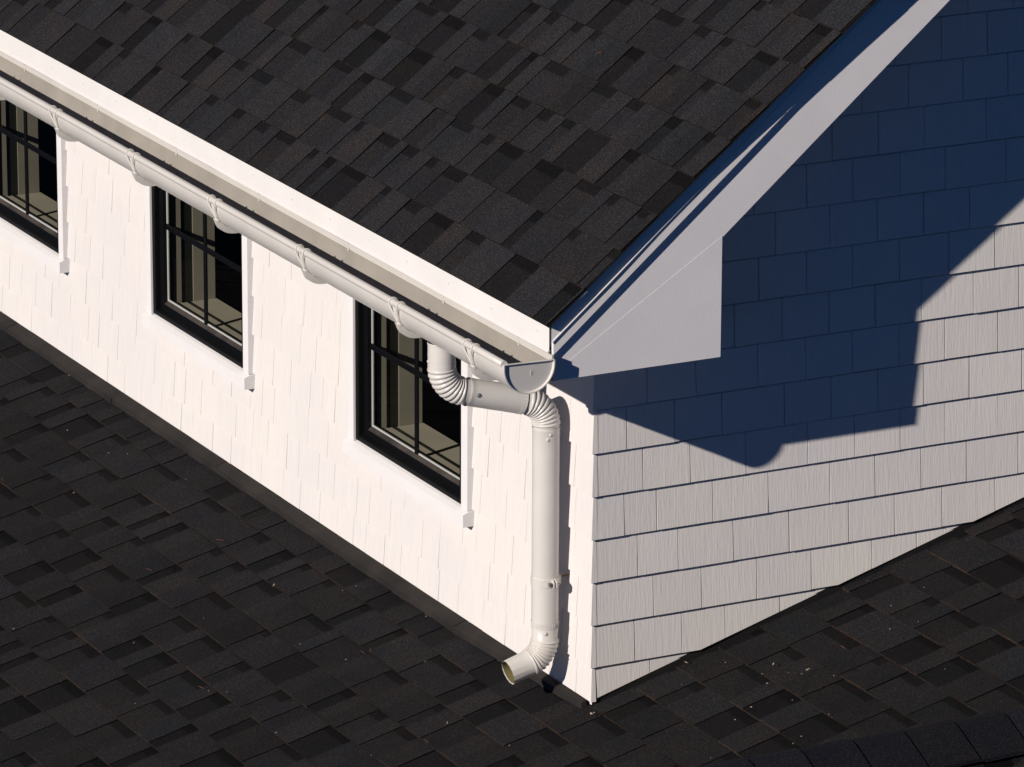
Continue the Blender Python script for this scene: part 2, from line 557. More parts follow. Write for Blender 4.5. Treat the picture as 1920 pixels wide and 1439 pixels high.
# foreground ridge ---------------------------------------------------
RY, RZ, MR = -1.15, 0.2375, 0.45
rr = MB()
Vn = Vector((0, 1, MR)).normalized(); Nf = Vector((0, -MR, 1)).normalized()
Uf = Vector((1, 0, 0))
Ln = 8 * 0.143
Of = Vector((-1.2, RY, RZ)) - Vn * Ln
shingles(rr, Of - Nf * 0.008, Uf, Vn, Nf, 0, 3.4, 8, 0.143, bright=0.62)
yb = RY + 0.62
rr.face([(-1.2, RY, RZ - 0.004), (2.2, RY, RZ - 0.004), (2.2, yb, RZ - 0.004 - MR * 0.62), (-1.2, yb, RZ - 0.004 - MR * 0.62)], 1)
rr.face([(-1.2, RY, RZ - 0.02), (-1.2, yb, RZ - MR * .62 - .02), (2.2, yb, RZ - MR * .62 - .02), (2.2, RY, RZ - 0.02)], 1)
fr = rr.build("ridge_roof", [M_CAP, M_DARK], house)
fr["label"] = "nearest roof, tinted dark as if shaded, with a shingled ridge at lower right"
for k in range(17):
    cp = MB()
    xa = -0.92 + k * 0.158
    xb = xa + 0.30
    half = 0.155
    prof = []
    for t in range(13):
        an = -1 + 2 * t / 12          # -1..1 across the ridge
        s_ = an * half
        R_ = 0.035
        flat = max(0.0, abs(s_) - R_)
        y = RY + math.copysign(min(abs(s_), R_) * 0.97 + flat * 0.90, s_)
        z = RZ - (min(abs(s_), R_) ** 2) / (2 * R_) * 0.44 - flat * 0.41
        prof.append((y, z))
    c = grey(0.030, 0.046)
    def cz(z, x, lift=0.0):
        f = (x - xa) / (xb - xa)
        return z + 0.0135 - 0.009 * (1 - f) + lift
    for t in range(12):
        (ya, za), (yb_, zb_) = prof[t], prof[t + 1]
        cp.face([(xa, ya, cz(za, xa)), (xb, ya, cz(za, xb)), (xb, yb_, cz(zb_, xb)), (xa, yb_, cz(zb_, xa))], 0, c, True)
        cp.face([(xb, ya, cz(za, xb)), (xb, ya, cz(za, xb) - 0.005), (xb, yb_, cz(zb_, xb) - 0.005), (xb, yb_, cz(zb_, xb))], 0, (0.06, 0.052, 0.045))
    y_, z_ = prof[0]
    cp.face([(xa, y_, cz(z_, xa) - 0.005), (xb, y_, cz(z_, xb) - 0.005), (xb, y_, cz(z_, xb)), (xa, y_, cz(z_, xa))], 0, c)
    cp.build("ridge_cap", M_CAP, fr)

# ------------------------------------------------------------------ eave box, rake boards, drip edges
eb = MB()
eb.box((XF, -D + 0.02, SOF), (0.0, 6.2, SOF + 0.012))
eb.box((XF, -D + 0.0012, SOF - 0.001), (XF + 0.018, 6.2, zroof(XF) - 0.06))
eb.build("eave_fascia", M_TRIM, house)
de = MB()   # eave drip edge: face, small kick, nail dimples
XD = -0.3085
zt = 1.2535
prof = [(XD + 0.03, zt + 0.020), (XD, zt - 0.001), (XD - 0.0003, 1.174), (XD - 0.005, 1.166), (XD - 0.003, 1.1645), (XD + 0.004, 1.170)]
segs = 90
def wav(y, i): return 0.0007 * sin(y * 5.1 + i) + 0.0004 * sin(y * 13.7)
ys = [-0.3190 + (6.2 + 0.3190) * k / segs for k in range(segs + 1)]
for a, b in zip(ys, ys[1:]):
    for i in range(len(prof) - 1):
        p, q = prof[i], prof[i + 1]
        de.face([(p[0] + wav(a, i), a, p[1]), (q[0] + wav(a, i + 1), a, q[1]), (q[0] + wav(b, i + 1), b, q[1]), (p[0] + wav(b, i), b, p[1])][::-1], 0, (0.8,) * 3, True)
# end return of the eave drip edge on the rake corner
pass
for k in range(24):
    y = -0.25 + k * 0.265 + rnd.uniform(-0.01, 0.01)
    z = 1.206 + rnd.uniform(-0.004, 0.006)
    de.sweep([Vector((XD + 0.001, y, z)), Vector((XD - 0.0018, y, z)), Vector((XD - 0.0026, y, z))], [0.0045, 0.0042, 0.0008], 10, 0, True)
de.build("drip_edge", M_FLASH, ro)

XR = 2.1
cosr = 1 / sqrt(1 + LOWS ** 2)
def band(lo_, hi_, x0=XF):
    """strip parallel to the rake between perpendicular distances lo_,hi_ above its lower edge"""
    a, b = lo_ / cosr, hi_ / cosr
    return a, b
rb = MB()
TOPB = 0.150
# main rake board: from lower edge up; at its foot it runs to the corner
zl = zlow(XF)
poly = [(XF, SOF + 0.16), (LOWX, LOWZ), (XR, zlow(XR)), (XR, zlow(XR) + 0.19), (XF, zlow(XF) + 0.19)]
zc = zlow(XF)
# lower edge line extended down to the corner plane
poly = [(XF, zlow(XF)), (XR, zlow(XR)), (XR, zlow(XR) + 0.19), (XF, zlow(XF) + 0.19)]
if zlow(XF) < SOF:
    xc = LOWX + (SOF - LOWZ) / LOWS
    poly = [(XF, SOF), (xc, SOF), (XR, zlow(XR)), (XR, zlow(XR) + 0.19), (XF, zlow(XF) + 0.19)]
rb.prism(poly, -D, -D + 0.02)
rb.build("rake_board", M_FASCIA, ro)
# boxed cornice return below it
cr = MB()
xc = LOWX + (SOF - LOWZ) / LOWS
cr.prism([(XF + 0.0005, SOF + 0.0005), (LOWX - 0.0008, SOF + 0.0005), (LOWX - 0.0008, LOWZ + 0.004), (XF + 0.0005, SOF + 0.02)], -D - 0.0007, -0.002)
cr.build("cornice_return", M_FASCIA, ro)
sf = MB()    # sloping soffit behind the rake board
sf.face([(LOWX, -D + 0.02, LOWZ + 0.006), (LOWX, 0, LOWZ + 0.006), (XR, 0, zlow(XR) + 0.006), (XR, -D + 0.02, zlow(XR) + 0.006)])
sf.build("rake_soffit", M_TRIM, ro)
# upper trim board and rake drip edge
def strip(mb, lo_, hi_, y0, y1, x0, x1_, mi=0):
    a, b = lo_ / cosr, hi_ / cosr
    mb.prism([(x0, zlow(x0) + a), (x1_, zlow(x1_) + a), (x1_, zlow(x1_) + b), (x0, zlow(x0) + b)], y0, y1, mi)
rt = MB()
strip(rt, 0.134, 0.200, -D - 0.0115, -D + 0.001, XF - 0.003, XR)
rt.build("rake_trim", M_TRIM, ro)
rd = MB()
nseg = 60
def wv(x): return 0.0005 * sin(x * 9) + 0.0004 * sin(x * 23 + 1)
xs_ = [XF - 0.010 + (XR - XF) * k / nseg for k in range(nseg + 1)]
pr = [(0.260, 0.010), (0.2599, -0.0125), (0.1695, -0.0125), (0.1675, -0.0160), (0.1655, -0.0160), (0.1655, -0.0120)]
for a, b in zip(xs_, xs_[1:]):
    for i in range(len(pr) - 1):
        p, q = pr[i], pr[i + 1]
        def pt(x, t): 
            drop = 0.0
            top = min(t[0] / cosr, (zroof(x) - 0.0155 - zlow(x)))
            return (x, -D + t[1] + wv(x), zlow(x) + top)
        rd.face([pt(a, p), pt(a, q), pt(b, q), pt(b, p)], 0, (0.8,) * 3, True)
rd.build("drip_edge", M_FLASH, ro)["label"] = "metal edge strip under the shingles of the rake"

# ------------------------------------------------------------------ windows
def make_window(yc, first=None):
    w = empty("window", parent=house)
    y0, y1 = yc - WW / 2, yc + WW / 2       # y0 is nearest the house corner
    xc_ = -0.0235                            # casing face
    cs = MB()
    cw = 0.041
    cs.box((xc_, y1, WZ0 - 0.004), (0.004, y1 + cw, WZ1 + cw))
    cs.box((xc_, y0 - cw, WZ0 - 0.004), (0.004, y0, WZ1 + cw))
    cs.box((xc_ + 0.0005, y0, WZ1), (0.004, y1, WZ1 + cw))
    cs.build("casing", M_TRIM, w, 0.0012)
    sl_ = MB()
    xo = xc_ - 0.0155
    a, b = y0 - cw - 0.004, y1 + cw + 0.004
    zz = WZ0 - 0.004
    sec = [(0.03, zz + 0.002), (xc_ + 0.002, zz - 0.002), (xo, zz - 0.0095), (xo, zz - 0.047), (xo + 0.008, zz - 0.047), (0.004, zz - 0.047), (0.004, zz - 0.02), (0.03, zz - 0.02)]
    # profile polygon extruded along y
    n = len(sec)
    sl_.face([(p[0], a, p[1]) for p in sec][::-1])
    sl_.face([(p[0], b, p[1]) for p in sec])
    for i in range(n):
        p, q = sec[i], sec[(i + 1) % n]
        sl_.face([(p[0], a, p[1]), (q[0], a, q[1]), (q[0], b, q[1]), (p[0], b, p[1])])
    sl_.build("sill", M_TRIM, w)
    fx = -0.0165                             # black frame face
    f = MB()
    fw_ = 0.024
    f.box((fx, y0 + 0.0005, WZ0), (0.05, y0 + fw_, WZ1 - 0.0005))
    f.box((fx, y1 - fw_, WZ0), (0.05, y1 - 0.0005, WZ1 - 0.0005))
    f.box((fx + 0.0003, y0 + fw_, WZ1 - fw_), (0.05, y1 - fw_, WZ1 - 0.0005))
    f.box((fx + 0.0003, y0 + fw_, WZ0), (0.05, y1 - fw_, WZ0 + 0.016))
    # stepped foot of the frame
    f.face([(fx + 0.001, y0 + fw_, WZ0 + 0.016), (0.006, y0 + fw_, WZ0 + 0.024), (0.006, y1 - fw_, WZ0 + 0.024), (fx + 0.001, y1 - fw_, WZ0 + 0.016)][::-1])
    f.build("frame", M_BLACK, w, 0.0015)
    s = MB()
    sw = 0.030
    sx = 0.000
    s0, s1 = y0 + fw_, y1 - fw_
    t0, t1 = WZ0 + 0.016, WZ1 - fw_
    s.box((sx, s0 + 0.0008, t0), (0.042, s0 + sw, t1))
    s.box((sx, s1 - sw, t0), (0.042, s1 - 0.0008, t1))
    s.box((sx + 0.0003, s0 + sw, t1 - sw), (0.042, s1 - sw, t1))
    s.box((sx + 0.0003, s0 + sw, t0), (0.042, s1 - sw, t0 + 0.026))
    g0, g1, h0, h1 = s0 + sw, s1 - sw, t0 + 0.026, t1 - sw
    s.face([(sx + 0.0008, g0, h0), (0.016, g0, h0 + 0.012), (0.016, g1, h0 + 0.012), (sx + 0.0008, g1, h0)][::-1], 1)
    s.build("sash", [M_BLACK, M_DUSTY], w, 0.0012)
    h0 += 0.010
    sp = MB()
    e = 0.0045
    for (a0, a1, b0, b1) in ((g0, g1, h0, h0 + e), (g0, g0 + e, h0 + e, h1), (g1 - e, g1, h0 + e, h1), (g0 + e, g1 - e, h1 - e, h1)):
        sp.box((0.0135, a0, b0), (0.0185, a1, b1))
    sp.build("spacer", M_SPACER, w)
    gl = MB()
    gl.face([(0.017, g1, h0), (0.017, g0, h0), (0.017, g0, h1), (0.017, g1, h1)])
    gl.build("glass", M_GLASS, w)
    mz = 0.672
    m1 = MB(); m1.box((0.0085, yc - 0.0095, h0), (0.0165, yc + 0.0095, h1)); m1.build("muntin", M_BLACK, w, 0.002)
    m2 = MB(); m2.box((0.0088, g0, mz - 0.0095), (0.0162, g1, mz + 0.0095)); m2.build("muntin", M_BLACK, w, 0.002)
    j = MB()
    a0, a1, b0, b1 = g0 - 0.012, g1 + 0.0012, h0 - 0.014, h1 + 0.012
    X0, X1 = 0.044, 0.185
    # lining boards facing into the opening
    for xa, xb, mi_, o_ in ((X0, 0.064, 0, 0.0), (0.064, 0.107, 1, 0.006), (0.107, X1, 0, 0.0)):
        j.box((xa, a1 + o_, b0 - 0.02), (xb, a1 + 0.02, b1), mi_)
        j.box((xa, a0 - 0.02, b0 - 0.02), (xb, a0 - o_, b1), mi_)
    for xa, xb, mi_, o_ in ((X0, 0.082, 0, 0.0), (0.082, 0.098, 1, 0.0004), (0.098, X1 + 0.004, 0, 0.0)):
        j.box((xa, a0, b0 - 0.02), (xb, a1, b0 - o_), mi_)
    j.box((X0, a0, b1), (X1, a1, b1 + 0.02))
    j.build("inner_jamb", [M_JAMB, M_TRACK], w)
    rm = MB()
    A0, A1, B0, B1 = a0 - 0.5, a1 + 0.25, b0 - 0.6, b1 + 0.12
    XB = 3.2
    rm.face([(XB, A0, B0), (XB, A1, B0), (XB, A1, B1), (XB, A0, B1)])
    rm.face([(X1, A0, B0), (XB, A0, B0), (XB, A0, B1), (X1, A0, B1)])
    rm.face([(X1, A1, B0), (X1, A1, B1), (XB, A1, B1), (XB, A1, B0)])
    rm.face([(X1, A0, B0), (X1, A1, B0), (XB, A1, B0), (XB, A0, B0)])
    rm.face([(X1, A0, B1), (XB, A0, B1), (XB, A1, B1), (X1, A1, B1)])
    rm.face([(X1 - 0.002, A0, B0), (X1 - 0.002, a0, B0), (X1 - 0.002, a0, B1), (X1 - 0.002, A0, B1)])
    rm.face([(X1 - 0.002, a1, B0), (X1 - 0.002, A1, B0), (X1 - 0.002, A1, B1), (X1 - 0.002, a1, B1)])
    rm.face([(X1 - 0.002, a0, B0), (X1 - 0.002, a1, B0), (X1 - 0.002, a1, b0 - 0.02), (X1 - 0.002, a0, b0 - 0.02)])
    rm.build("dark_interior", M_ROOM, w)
    return w
wlabels = ["black framed window behind the downspout elbow", "black framed window in the middle of the eave wall", "black framed window cut by the edge of the picture"]
for yc, lb in zip(WC[:3], wlabels):
    make_window(yc)["label"] = lb

# ------------------------------------------------------------------ gutter
gut = empty("rain_gutter", "white half-round gutter hung along the sunlit eave", "gutter", loc=(0, 0, 0))
GX, GZ, GR = -0.383, 1.145, 0.0765
GY0, GY1 = -0.342, 6.2
BX, BZ, BR = GX - GR + 0.0035, GZ + 0.0125, 0.0105
tr = MB()
outer = [(GX + GR * cos(t), GZ + GR * sin(t)) for t in [-pi * k / 28 for k in range(29)]]
inner = [(GX + (GR - 0.002) * cos(t), GZ + (GR - 0.002) * sin(t)) for t in [-pi * k / 28 for k in range(29)]]
back = [(GX + GR, GZ + 0.018)]
backi = [(GX + GR - 0.002, GZ + 0.018)]
O_ = back + outer
I_ = backi + inner
ny = 40
ysg = [GY0 + (GY1 - GY0) * k / ny for k in range(ny + 1)]
for a, b in zip(ysg, ysg[1:]):
    for i in range(len(O_) - 1):
        p, q = O_[i], O_[i + 1]
        tr.face([(p[0], a, p[1]), (p[0], b, p[1]), (q[0], b, q[1]), (q[0], a, q[1])][::-1], 0, (0.8,) * 3, True)
        p, q = I_[i], I_[i + 1]
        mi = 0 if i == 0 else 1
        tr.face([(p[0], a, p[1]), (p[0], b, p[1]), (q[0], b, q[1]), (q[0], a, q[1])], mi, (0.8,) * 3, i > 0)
    # top hem of the back flange: a narrow folded white lip
    p = (GX + GR, GZ + 0.018)
    tr.face([(p[0] + 0.001, a, p[1]), (p[0] + 0.001, b, p[1]), (p[0] - 0.0045, b, p[1] + 0.0004), (p[0] - 0.0045, a, p[1] + 0.0004)], 0)
    tr.face([(p[0] - 0.0045, a, p[1] + 0.0004), (p[0] - 0.0045, b, p[1] + 0.0004), (p[0] - 0.0045, b, p[1] - 0.013), (p[0] - 0.0045, a, p[1] - 0.013)], 0)
    f0 = (GX - GR, GZ)
    tr.face([(f0[0], a, f0[1]), (f0[0], b, f0[1]), (f0[0] + 0.0005, b, BZ), (f0[0] + 0.0005, a, BZ)], 0)
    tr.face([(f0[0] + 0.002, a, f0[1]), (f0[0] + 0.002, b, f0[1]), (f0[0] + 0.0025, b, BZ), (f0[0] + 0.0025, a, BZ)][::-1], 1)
path = [Vector((BX, y, BZ)) for y in ysg]
tr.sweep(path, BR, 20, 0, True, caps=True)
tr.build("trough", [M_METAL, M_INNER], gut)
ec = MB()
cap_pts = [(GX + (GR + 0.001) * cos(t), GZ + (GR + 0.001) * sin(t)) for t in [-pi * k / 40 for k in range(41)]]
cap_pts = [(GX + GR + 0.001, GZ + 0.008)] + cap_pts + [(GX - GR - 0.001, GZ + 0.012)]
yf, yr = -0.350, -0.343
def sc(p, k, cx=GX, cz=GZ): return (cx + (p[0] - cx) * k, cz + (p[1] - cz) * k if p[1] < cz else p[1])
rim_o = cap_pts
rim_i = [sc(p, 0.962) for p in cap_pts]
dish = [sc(p, 0.93) for p in cap_pts]
for i in range(len(cap_pts) - 1):
    a, b, c_, d_ = rim_o[i], rim_o[i + 1], rim_i[i], rim_i[i + 1]
    ec.face([(a[0], yf, a[1]), (b[0], yf, b[1]), (b[0], 0 * 1 + yr + 0.018, b[1]), (a[0], yr + 0.018, a[1])], 0, (0.8,) * 3, True)
    ec.face([(a[0], yf, a[1]), (c_[0], yf, c_[1]), (d_[0], yf, d_[1]), (b[0], yf, b[1])], 0)
    e_, g_ = dish[i], dish[i + 1]
    ec.face([(c_[0], yf, c_[1]), (e_[0], yf + 0.0062, e_[1]), (g_[0], yf + 0.0062, g_[1]), (d_[0], yf, d_[1])], 0, (0.8,) * 3, True)
ec.face([(p[0], yf + 0.0062, p[1]) for p in dish], 0)
ec.face([(p[0], yf + 0.0085, p[1]) for p in dish][::-1], 0)
# folded top edge
a, b = cap_pts[0], cap_pts[-1]
ec.face([(a[0], yf, a[1]), (b[0], yf, b[1]), (b[0], yf + 0.009, b[1] + 0.0015), (a[0], yf + 0.009, a[1] + 0.0015)], 0)
cap_o = ec.build("end_cap", M_METAL, gut)
cap_o["label"] = "half-round end cap stamped with a small R"
lt = MB()    # stamped letter
lx, lz, ly = GX + 0.006, GZ - 0.028, yf + 0.0062
def stroke(p, q, w=0.0016, h=0.0009):
    dx, dz = q[0] - p[0], q[1] - p[1]
    l = sqrt(dx * dx + dz * dz); nx, nz = -dz / l * w / 2, dx / l * w / 2
    P = [(p[0] + nx, p[1] + nz), (p[0] - nx, p[1] - nz), (q[0] - nx, q[1] - nz), (q[0] + nx, q[1] + nz)]
    lt.prism([(lx + a_, lz + b_) for a_, b_ in P], ly - h, ly + 0.0003)
stroke((0, 0), (0, 0.014))
arc = [(0, 0.0137), (0.0035, 0.0135), (0.0055, 0.0115), (0.0052, 0.009), (0.0035, 0.0072), (0, 0.007)]
for p, q in zip(arc, arc[1:]): stroke(p, q)
stroke((0.002, 0.007), (0.0062, 0))
lt.build("stamped_letter", M_METAL, cap_o)

def hanger(y, parent):
    h = empty("hanger", parent=parent, loc=(0, y, 0))
    st = MB()
    r0, r1 = GR + 0.0008, GR + 0.0150
    hw = 0.011
    angs = [-pi * (0.03 + 0.80 * k / 30) for k in range(31)]
    for i in range(30):
        t0, t1 = angs[i], angs[i + 1]
        k0 = r1 if i > 1 else r1
        def ro_(t):
            f = (-t / pi)
            return r0 + 0.006 + 0.012 * max(0.0, min(1.0, (f - 0.3) / 0.35)) * max(0.35, min(1.0, (0.86 - f) / 0.14))
        p0, p1 = (GX + r0 * cos(t0), GZ + r0 * sin(t0)), (GX + r0 * cos(t1), GZ + r0 * sin(t1))
        q0, q1 = (GX + ro_(t0) * cos(t0), GZ + ro_(t0) * sin(t0)), (GX + ro_(t1) * cos(t1), GZ + ro_(t1) * sin(t1))
        st.face([(p0[0], -hw, p0[1]), (p1[0], -hw, p1[1]), (q1[0], -hw, q1[1]), (q0[0], -hw, q0[1])][::-1], 0)
        st.face([(p0[0], hw, p0[1]), (p1[0], hw, p1[1]), (q1[0], hw, q1[1]), (q0[0], hw, q0[1])], 0)
        st.face([(q0[0], -hw, q0[1]), (q1[0], -hw, q1[1]), (q1[0], hw, q1[1]), (q0[0], hw, q0[1])][::-1], 0, (0.8,) * 3, True)
    st.box((GX + GR - 0.006, -0.004, GZ - 0.004), (GX + GR - 0.0035, 0.004, GZ + 0.021))
    st.box((GX + GR - 0.006, -0.004, GZ + 0.019), (XF - 0.004, 0.004, GZ + 0.0205))
    st.build("strap", M_METAL, h)
    cl = MB()
    an = -pi * 0.80
    tip = Vector((GX + (GR + 0.004) * cos(an), 0, GZ + (GR + 0.004) * sin(an)))
    for s_ in (-1, 1):
        y2 = s_ * 0.025
        pts = []
        for k in range(11):
            t = radians(200 - 215 * k / 10)
            pts.append(Vector((BX + (BR + 0.0022) * cos(t), y2, BZ + (BR + 0.0022) * sin(t))))
        pts.append(pts[-1] + Vector((0.007, -0.002, 0.0015)))
        leg = [tip + Vector((0.0, s_ * 0.005, 0.0)), tip + Vector((-0.0045, s_ * 0.010, 0.012)), pts[0] + Vector((-0.0005, -s_ * 0.002, -0.004))]
        cl.sweep(leg + pts, 0.0026, 8, 0, True, caps=True)
    cl.sweep([tip + Vector((0.004, 0, 0)), tip + Vector((-0.007, 0, -0.004))], 0.0068, 6, 0, False, caps=True)
    cl.sweep([tip + Vector((-0.003, -0.012, 0.001)), tip + Vector((-0.003, 0.012, 0.001))], 0.0045, 8, 0, True, caps=True)
    cl.build("clip", M_METAL, h)
    return h
h0_ = None
for y in (-0.145, 0.318, 0.940, 1.565, 2.185, 2.810, 3.430, 4.05, 4.67):
    if h0_ is None: h0_ = hanger(y, gut)
    else:
        c = h0_.copy(); col.objects.link(c); c.parent = gut; c.location = (0, y, 0)
        for ch in list(h0_.children):
            k = ch.copy(); col.objects.link(k); k.parent = c

# ------------------------------------------------------------------ downspout
dsp = empty("downspout", "white round downspout with ribbed elbows at the house corner", "downspout", loc=(0, 0, 0))
PR = 0.0380
PO = Vector((GX, 0.184, 0))          # drop below the gutter
PY = 0.1486; PXX = -0.0735
C1 = Vector((GX, 0.184, 0.9405))
C2 = Vector((PXX, PY, 0.862))
C3 = Vector((PXX, 0.1486, 0.112))
EX = Vector((-0.93, 0.0, -0.26)).normalized()

def elbow(name, c, din, dout, R, flare=0.0, label=None, straight_in=0.02, straight_out=0.02, inner=False):
    """ribbed elbow with its centre lines crossing at c; din/dout are travel directions"""
    ang = din.angle(dout)
    tl = R * math.tan(ang / 2)
    p0, p1 = c - din * tl, c + dout * tl
    nrm = (dout - din * din.dot(dout)).normalized()
    cc = p0 + nrm * R
    steps = 9 * 8
    pts, rad = [p0 - din * straight_in], [PR + 0.0016]
    for k in range(steps + 1):
        t = ang * k / steps
        p = cc - nrm * (R * cos(t)) + din * (R * sin(t))
        pts.append(p)
        ph = (k % 8) / 8.0
        ridge = (1 - ph) ** 1.3 if ph > 0 else 1.0
        rad.append((PR - 0.0012 + 0.0042 * abs(sin(pi * ph))) if k < steps else PR)
    for q in (0.35, 0.7, 1.0):
        amp = 0.0010 * q if inner else 0.0
        pts.append(p1 + dout * straight_out * q)
        rad.append((lambda an, A=amp: PR - 0.0008 - A + A * cos(14 * an) + 0.6 * A * cos(3 * an)))
    m = MB()
    m.sweep(pts, rad, 44, 0, True)
    if inner:
        ip = [p1, p1 + dout * straight_out]
        m.sweep([p1 - dout * 0.02, p1 + dout * (straight_out - 0.002)], PR - 0.0052, 44, 1, True, flip=True)
    o = m.build(name, [M_METAL, M_PIPEIN], dsp)
    if label: o["label"] = label
    return o

down = Vector((0, 0, -1))
mid = (C2 - C1).normalized()
R1 = 0.078
t12 = R1 * math.tan(down.angle(mid) / 2)
elbow("elbow", C1, down, mid, R1, label="upper ribbed elbow below the gutter outlet")
elbow("elbow", C2, mid, down, R1, label="ribbed elbow turning down beside the wall")
elbow("elbow", C3, down, EX, 0.070, label="open ribbed elbow at the foot of the pipe", straight_in=0.055, straight_out=0.068, inner=True)

def pipe(name, a, b, r=PR, seam=True, lbl=None):
    m = MB()
    d = (b - a).normalized()
    L = (b - a).length
    pts, rad = [], []
    for f, rr_ in ((0, r + 0.0013), (0.0035, r + 0.0020), (0.007, r + 0.0009)):
        pts.append(a + d * f); rad.append(rr_)
    n = 8
    for k in range(1, n):
        pts.append(a + d * (L * k / n)); rad.append(r + 0.0007 + 0.00025 * sin(k * 2.1))
    pts.append(b - d * 0.004); rad.append(r + 0.0007); pts.append(b); rad.append(r + 0.0014)
    m.sweep(pts, rad, 44, 0, True)
    if seam:
        s = Vector((-0.35, 0.93, 0)); s = (s - d * s.dot(d)).normalized()
        m.sweep([a + s * (r + 0.0008), b + s * (r + 0.0008)], 0.0013, 6, 0, True)
    o = m.build(name, M_METAL, dsp)
    if lbl: o["label"] = lbl
    return o
# drop tube and outlet
pipe("pipe", Vector((GX, 0.184, GZ - GR + 0.006)), C1 - down * (t12 - 0.006), PR + 0.0006, lbl="short drop pipe under the gutter")
pipe("pipe", C1 + mid * (t12 + 0.014), C2 - mid * (t12 + 0.012), PR + 0.0012, False, lbl="sloping offset pipe between two elbows")
tl3 = 0.070 * math.tan(down.angle(EX) / 2)
pipe("pipe", C2 + down * (t12 + 0.006), C3 - down * (tl3 + 0.052), PR, lbl="long vertical pipe beside the corner")
# crimps where the pipe slips over the lower elbow
cm = MB()
zc_ = C3.z + tl3 + 0.048
for k in range(44):
    an = 2 * pi * k / 44
    p = Vector((PXX + (PR + 0.0012) * cos(an), PY + (PR + 0.0012) * sin(an), zc_))
    cm.sweep([p + Vector((0, 0, 0.005)), p, p - Vector((0, 0, 0.012))], [0.0004, 0.0014, 0.0003], 6, 0, True)
cm.build("crimp", M_METAL, dsp)
mdir = mid
cm = MB()
cc_ = C2 - mid * (t12 + 0.016)
sx_ = Vector((0, 1, 0)); sx_ = (sx_ - mid * sx_.dot(mid)).normalized(); sy_ = mid.cross(sx_)
for k in range(30):
    an = 2 * pi * k / 30
    p = cc_ + (sx_ * cos(an) + sy_ * sin(an)) * (PR + 0.0017)
    cm.sweep([p + mid * 0.002, p - mid * 0.006, p - mid * 0.014], [0.0004, 0.0013, 0.0003], 6, 0, True)
cm.build("crimp", M_METAL, dsp)

def screw(p, nrm, r=0.0042, mat=M_METAL, par=None):
    m = MB()
    m.sweep([p - nrm * 0.001, p + nrm * 0.0022, p + nrm * 0.0034], [r, r, r * 0.55], 8, 0, False, caps=True)
    m.sweep([p - nrm * 0.001, p + nrm * 0.0008], r * 1.5, 12, 0, True, caps=True)
    return m.build("screw", mat, par or dsp)
vw = Vector((-0.55, -0.83, 0)).normalized()
vw2 = Vector((-0.43, -0.90, 0)).normalized()
def on_pipe(z, dirv, extra=0.001): return Vector((PXX, PY, z)) + dirv * (PR + extra)
screw(on_pipe(C3.z + tl3 + 0.026, vw2), vw2)
screw(on_pipe(C2.z - t12 - 0.034, Vector((-0.35, -0.94, 0)).normalized()), Vector((-0.35, -0.94, 0)).normalized())
screw(on_pipe(C2.z - t12 - 0.020, Vector((-0.15, -0.98, 0)).normalized()), Vector((-0.15, -0.98, 0)).normalized(), 0.003)
sd = Vector((-0.20, -0.85, 0.1)); sd = (sd - mid * sd.dot(mid)).normalized()
screw(C1 + mid * (t12 + 0.038) + sd * (PR + 0.002), sd, mat=M_STEEL)
ld = Vector((-0.98, 0.2, 0)).normalized()
screw(Vector((GX, 0.184, 1.02)) + ld * (PR + 0.001), ld, 0.003)

# clamp
cz = 0.340
clamp = empty("clamp", parent=dsp)
cb = MB()
for k in range(48):
    a0, a1 = 2 * pi * k / 48, 2 * pi * (k + 1) / 48
    r_ = PR + 0.0030
    P0 = (PXX + r_ * cos(a0), PY + r_ * sin(a0)); P1 = (PXX + r_ * cos(a1), PY + r_ * sin(a1))
    Q0 = (PXX + (PR) * cos(a0), PY + (PR) * sin(a0)); Q1 = (PXX + (PR) * cos(a1), PY + (PR) * sin(a1))
    zb_, zt_ = cz - 0.0115, cz + 0.0115
    cb.face([(*P0, zb_), (*P1, zb_), (*P1, zt_), (*P0, zt_)], 0, (0.8,) * 3, True)
    cb.face([(*P0, zt_), (*P1, zt_), (*Q1, zt_), (*Q0, zt_)], 0)
    cb.face([(*Q0, zb_), (*Q1, zb_), (*P1, zb_), (*P0, zb_)], 0)
# projecting lugs that the bolt pulls together
ldir = Vector((-0.10, -1.0, 0)).normalized(); side = Vector((1, -0.1, 0)).normalized()
for off in (0.0, 0.0085):
    base = Vector((PXX, PY, cz)) + ldir * (PR - 0.004) + side * (0.006 + off)
    poly = [Vector((0, 0, -0.0125)), Vector((0, 0, 0.0115)), ldir * 0.012 + Vector((0, 0, 0.0125)), ldir * 0.021 + Vector((0, 0, 0.006)), ldir * 0.021 + Vector((0, 0, -0.008)), ldir * 0.012 + Vector((0, 0, -0.0135))]
    f1 = [base + p - side * 0.0015 for p in poly]; f2 = [base + p + side * 0.0015 for p in poly]
    cb.face(f1[::-1]); cb.face(f2)
    for i in range(6):
        cb.face([f1[i], f1[(i + 1) % 6], f2[(i + 1) % 6], f2[i]])
cb.box((PXX + PR - 0.004, PY - 0.018, cz - 0.012), (PXX + PR + 0.004, PY + 0.012, cz + 0.014))
cb.build("strap", M_METAL, clamp)
sb = MB()
pb = Vector((PXX, PY, cz)) + ldir * (PR + 0.010)
sb.sweep([pb - side * 0.006, pb + side * 0.026], 0.0027, 10, 0, True, caps=True)
sb.sweep([pb - side * 0.0085, pb - side * 0.0015], [0.0070, 0.0070], 14, 0, False, caps=True)
sb.build("bolt", M_STEEL, clamp)
rb_ = MB()
rb_.sweep([Vector((PXX + PR, PY - 0.004, cz + 0.005)), Vector((0.004, PY - 0.012, cz + 0.008))], 0.0030, 10, 0, True, caps=True)
rb_.build("rod", M_BRASS, clamp)

